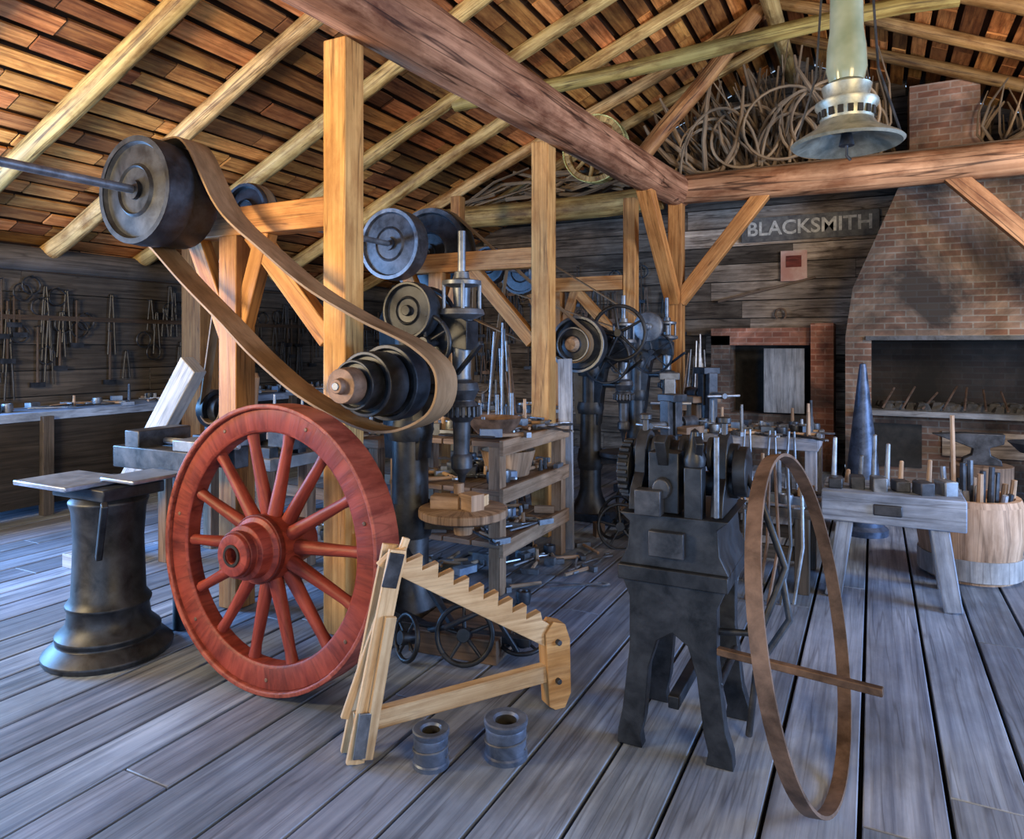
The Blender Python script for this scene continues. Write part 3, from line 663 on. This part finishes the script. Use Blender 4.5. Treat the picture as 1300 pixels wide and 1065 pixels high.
# anvil on stump by the forge
b=B();ax_,ay_=.9,7.9
b.lathe((ax_,ay_,0),(0,0,1),[(0,0),(.27,0),(.25,.3),(.255,.5),(0,.5)],'bench_wood',22)
b.prism([(-.16,0),(.16,0),(.15,.05),(.07,.09),(.06,.16),(.17,.2),(.18,.29),(-.16,.29),(-.40,.27),(-.17,.19),(-.07,.15),(-.08,.09),(-.15,.05)],(ax_,ay_,.5),(1,0,0),(0,0,1),.13,'dark_iron')
b.build('anvil_on_stump',.006)
b=B();b.cyl((1.5,8.6,0),(1.5,8.6,.5),.04,.04,'black_iron');b.lathe((1.5,8.6,.5),(0,0,1),[(0,0),(.2,.05),(.3,.15),(.28,.15),(.1,.06),(0,.05)],'dark_iron',26);b.box((1.5,8.6,.02),(.4,.4,.04),'black_iron');b.build('forge_pan_on_stand')

# ---------------------------------------------------------------- brick forge
b=B();y0=9.45;dy=YB-.04-y0;ym=(y0+YB-.04)/2
def brk(x0,x1,z0,z1,yf=None,tt=1.0):
    yf=y0 if yf is None else yf
    b.prism([(x0,z0),(x1,z0),(x1,z1),(x0,z1)],(0,(yf+YB-.04)/2,0),(1,0,0),(0,0,1),YB-.04-yf,'brick',t=tt)
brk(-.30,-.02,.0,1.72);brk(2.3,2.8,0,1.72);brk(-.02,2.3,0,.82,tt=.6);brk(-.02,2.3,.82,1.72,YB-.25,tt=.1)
b.prism([(-.30,1.72),(2.8,1.72),(2.78,2.3),(2.6,3.55),(.30,3.55),(-.22,2.3)],(0,ym,0),(1,0,0),(0,0,1),dy,'brick',t=(.85,.88,.88))
b.box((1.12,y0-.03,1.70),(2.4,.06,.05),'dark_iron');b.box((1.1,y0-.12,.84),(2.5,.32,.06),'pale_wood',t=.5)
for i in range(110): 
    a=R.random();rr=.03+.07*R.random();b.lathe((.05+2.1*a,y0-.1+.6*R.random(),.87),(0,0,1),[(0,-.02),(rr,0),(rr*.6,rr*.9),(0,rr)],'soot_and_shade',6,t=2.5)
for i in range(10): b.tube([(.1+.2*i,y0-.2,.9),(.2+.2*i+R.uniform(-.1,.1),y0+.3,1.05+.1*R.random())],.012,'rusty_iron',6)
b.box((.2,y0-.02,.45),(.6,.02,.5),'soot_and_shade');b.box((1.3,y0-.02,.5),(1.2,.03,.28),'wall_weathered',t=.7)
b.build('brick_forge')
b=B();b.prism([(.38,3.56),(1.08,3.56),(1.08,zr(1.08)-.03),(.38,zr(.38)-.34)],(0,9.85,0),(1,0,0),(0,0,1),.6,'brick',t=(1.2,1.05,1));b.build('brick_chimney')
b=B()
def bk(x0,x1,z0,z1,yf,yb,mat='brick',tt=1.0): b.prism([(x0,z0),(x1,z0),(x1,z1),(x0,z1)],(0,(yf+yb)/2,0),(1,0,0),(0,0,1),yb-yf,mat,t=tt)
YW=YB-.04
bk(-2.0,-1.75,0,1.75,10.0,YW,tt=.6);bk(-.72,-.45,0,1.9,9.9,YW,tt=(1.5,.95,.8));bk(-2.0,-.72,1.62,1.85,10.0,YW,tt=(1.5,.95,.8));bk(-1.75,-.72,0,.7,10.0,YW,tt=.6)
bk(-1.75,-.72,.7,1.62,10.45,YW,'soot_and_shade')
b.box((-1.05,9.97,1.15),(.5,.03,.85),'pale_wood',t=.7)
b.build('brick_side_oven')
# sign
b=B();b.box((-.80,YB-.08,3.25),(1.75,.03,.34),'sign_black');sg=b.build('blacksmith_sign',.004)
cu=bpy.data.curves.new('lettering','FONT');cu.body='BLACKSMITH';cu.size=.34;cu.align_x='CENTER';cu.align_y='CENTER';cu.extrude=.004;cu.offset=.006;cu.space_character=1.0
to=bpy.data.objects.new('lettering',cu);bpy.context.scene.collection.objects.link(to);to.location=(-.80,YB-.102,3.25);to.rotation_euler=(pi/2,0,0);to.parent=sg;cu.materials.append(MATS['sign_letters']);to.scale=(.80,.80,1)
mt=MATS['sign_letters'].node_tree
for nd in list(mt.nodes):
    if nd.type=='ATTRIBUTE':
        for lk in list(nd.outputs['Color'].links):
            s_in=lk.to_socket; mt.links.remove(lk); s_in.default_value=(1,1,1,1)
b=B();b.box((-.98,YB-.08,2.72),(.34,.02,.42),'white_card');b.box((-.98,YB-.095,2.78),(.2,.01,.16),'red_paint');b.build('wall_poster')
b=B();b.tube([(-1.15+.07*sin(q),YB-.1,2.05+.08*cos(q)) for q in [-2.4+i*.3 for i in range(17)]],.014,'rusty_iron',8);b.build('horseshoe')
b=B();b.cyl((-2.0,YB-.1,2.25),(-.7,YB-.1,2.55),.02,.015,'bench_wood');b.build('wall_pole')

# ---------------------------------------------------------------- loft and branches
b=B()
for i in range(7): b.box((-.4,8.88+i*.24,3.705),(3.6,.22,.035),'bench_wood',t=.7)
b.build('loft_platform')
b=B()
def okx(x): return not(.18<x<1.12)
cnt=0
while cnt<250:
    x=-2.05+3.6*R.random();y=8.95+1.4*R.random()
    xt=x+(x+.5)*.25+R.uniform(-.6,.6);xt=max(-2.6,min(1.8,xt));yt=min(max(y+R.uniform(-.3,.3),8.8),10.4)
    if not okx(x) or not okx(xt) or (x<.2)!=(xt<.2): continue
    cnt+=1
    zt=min(zr(xt)-.2,3.75+.4+1.3*R.random());P0=V((x,y,3.745));P1=V((xt,yt,zt));c=V((R.uniform(-.16,.16),R.uniform(-.06,.06),0))
    k=.4+.95*R.random();r=.014+.03*R.random()**2
    b.tube([P0,P0.lerp(P1,.3)+c,P0.lerp(P1,.65)+c*.8,P1],[r,r*.9,r*.75,r*.45],'branch',7,.15,t=(k,k*.95,k*.9))
b.build('branch_pile')
b=B()
for i in range(16):
    x=-2.0+2.0*R.random();r=.28+.25*R.random();y=8.80+.02*i;k=.9+.7*R.random();x=min(x,.15-r)
    b.tube([(x+r*cos(2*pi*q/26),y+.1*sin(2*pi*q/26),3.76+r+r*sin(2*pi*q/26)) for q in range(27)] if i%3==0 else [(x+r*cos(pi*q/16),y+.02*q/16,3.75+r*1.6*abs(sin(pi*q/16))) for q in range(17)],.018,'branch',7,.05,t=k)
b.build('bent_wheel_rims')
b=B()
for i in range(34):
    x=-6.5+3.9*R.random();k=.5+.7*R.random();r=.015+.02*R.random();z=3.62+.25*R.random();y=8.45+.4*R.random()
    pts=[V((x+q*.5,y+.1*sin(q*2),z+.12*sin(q*1.5+i))) for q in [0,1,2,3]]
    pts=[V((min(p.x,-2.5),p.y,min(p.z,zr(p.x)-.2))) for p in pts]
    b.tube(pts,[r,r,r*.8,r*.6],'branch',7,.1,t=k)
b.build('bent_wood_stock')

# ---------------------------------------------------------------- hanging lantern
b=B();cx,cy=-.097,3.2;z0=2.42;g='galvanised'
b.lathe((cx,cy,z0),(0,0,1),[(.02,.05),(.09,.07),(.11,.045),(.205,.0),(.215,.01),(.205,.02),(.12,.07),(.10,.10),(.105,.14),(.12,.16),(.12,.175),(.09,.18),(.085,.2),(.095,.24),(.07,.255)],g,40)
b.lathe((cx,cy,z0),(0,0,1),[(.065,.26),(.078,.31),(.074,.40),(.064,.47),(.062,.62),(.07,.64)],'frosted_glass',32)
b.lathe((cx,cy,z0),(0,0,1),[(.07,.64),(.075,.67),(.06,.72),(.03,.76),(0,.77)],g,28)
for i in range(18):
    th=2*pi*i/18;b.box((cx+.104*cos(th),cy+.104*sin(th),z0+.125),(.012,.02,.03),'soot_and_shade',rz=th)  # dark blocks painted as the shaded perforations of the collar
for s_ in(-1,1): b.tube([(cx+s_*.2,cy,z0+.01),(cx+s_*.115,cy,z0+.3),(cx+s_*.09,cy,z0+.7),(cx,cy,z0+.85)],.005,'dark_iron',6)
b.cyl((cx,cy,z0+.0),(cx,cy,z0+.05),.03,.02,'dark_iron');b.tube([(cx,cy,z0),(cx,cy,z0-.04),(cx+.015,cy,z0-.06)],.006,'dark_iron',6)
b.cyl((cx,cy,z0+.84),(cx,cy,zr(cx)-.03),.006,.006,'dark_iron',8)
b.build('hanging_kerosene_lantern')

# ---------------------------------------------------------------- lights
def area(name,loc,aim,sx,sy,power,col):
    l=bpy.data.lights.new(name,'AREA');l.shape='RECTANGLE';l.size=sx;l.size_y=sy;l.energy=power;l.color=col
    o=bpy.data.objects.new(name,l);bpy.context.scene.collection.objects.link(o);o.location=loc
    o.rotation_euler=(V(aim)-V(loc)).to_track_quat('-Z','Y').to_euler();return o
warm=(1.0,.72,.38)
area('doorway_daylight',(-.8,-2.8,1.5),(-1.2,4,.2),5,2.0,75,(.45,.68,1))
area('window_daylight_left',(XL+.12,1.7,1.6),(-2,3.5,.1),2.1,1.0,430,(.22,.52,1))
area('window_daylight_right',(XR-.12,4,1.6),(0,4.6,.1),2.8,1.2,500,(.40,.62,1))
area('warm_roof_fill_left',(-4.6,-.3,2.2),(-4.4,4.5,4.2),1.2,1.2,270,warm)  # added warm fill aimed at the roof, no fixture modelled
area('warm_roof_fill_right',(1.8,.3,2.2),(-1.5,6.5,4.0),1.2,1.2,105,warm)  # second added fill, warms the roof further back
area('warm_back_wall_fill',(2.2,5.5,2.9),(-.3,10.4,2.7),.8,.8,100,(1,.84,.66))  # added fill that brightens the right of the back wall
w=bpy.data.worlds.new('sky');bpy.context.scene.world=w;w.use_nodes=True
nt=w.node_tree;bg=nt.nodes['Background'];bg.inputs[0].default_value=(.5,.7,1,1);bg.inputs[1].default_value=.7
# camera
cam=bpy.data.cameras.new('camera');cam.lens=900/1300*36;cam.sensor_width=36;cam.shift_y=-92.5/1300;cam.clip_start=.05
co=bpy.data.objects.new('camera',cam);bpy.context.scene.collection.objects.link(co);co.location=(0,0,1.6);co.rotation_euler=(pi/2,0,radians(27))
bpy.context.scene.camera=co
sc=bpy.context.scene;sc.view_settings.view_transform='Standard';sc.view_settings.exposure=0.32
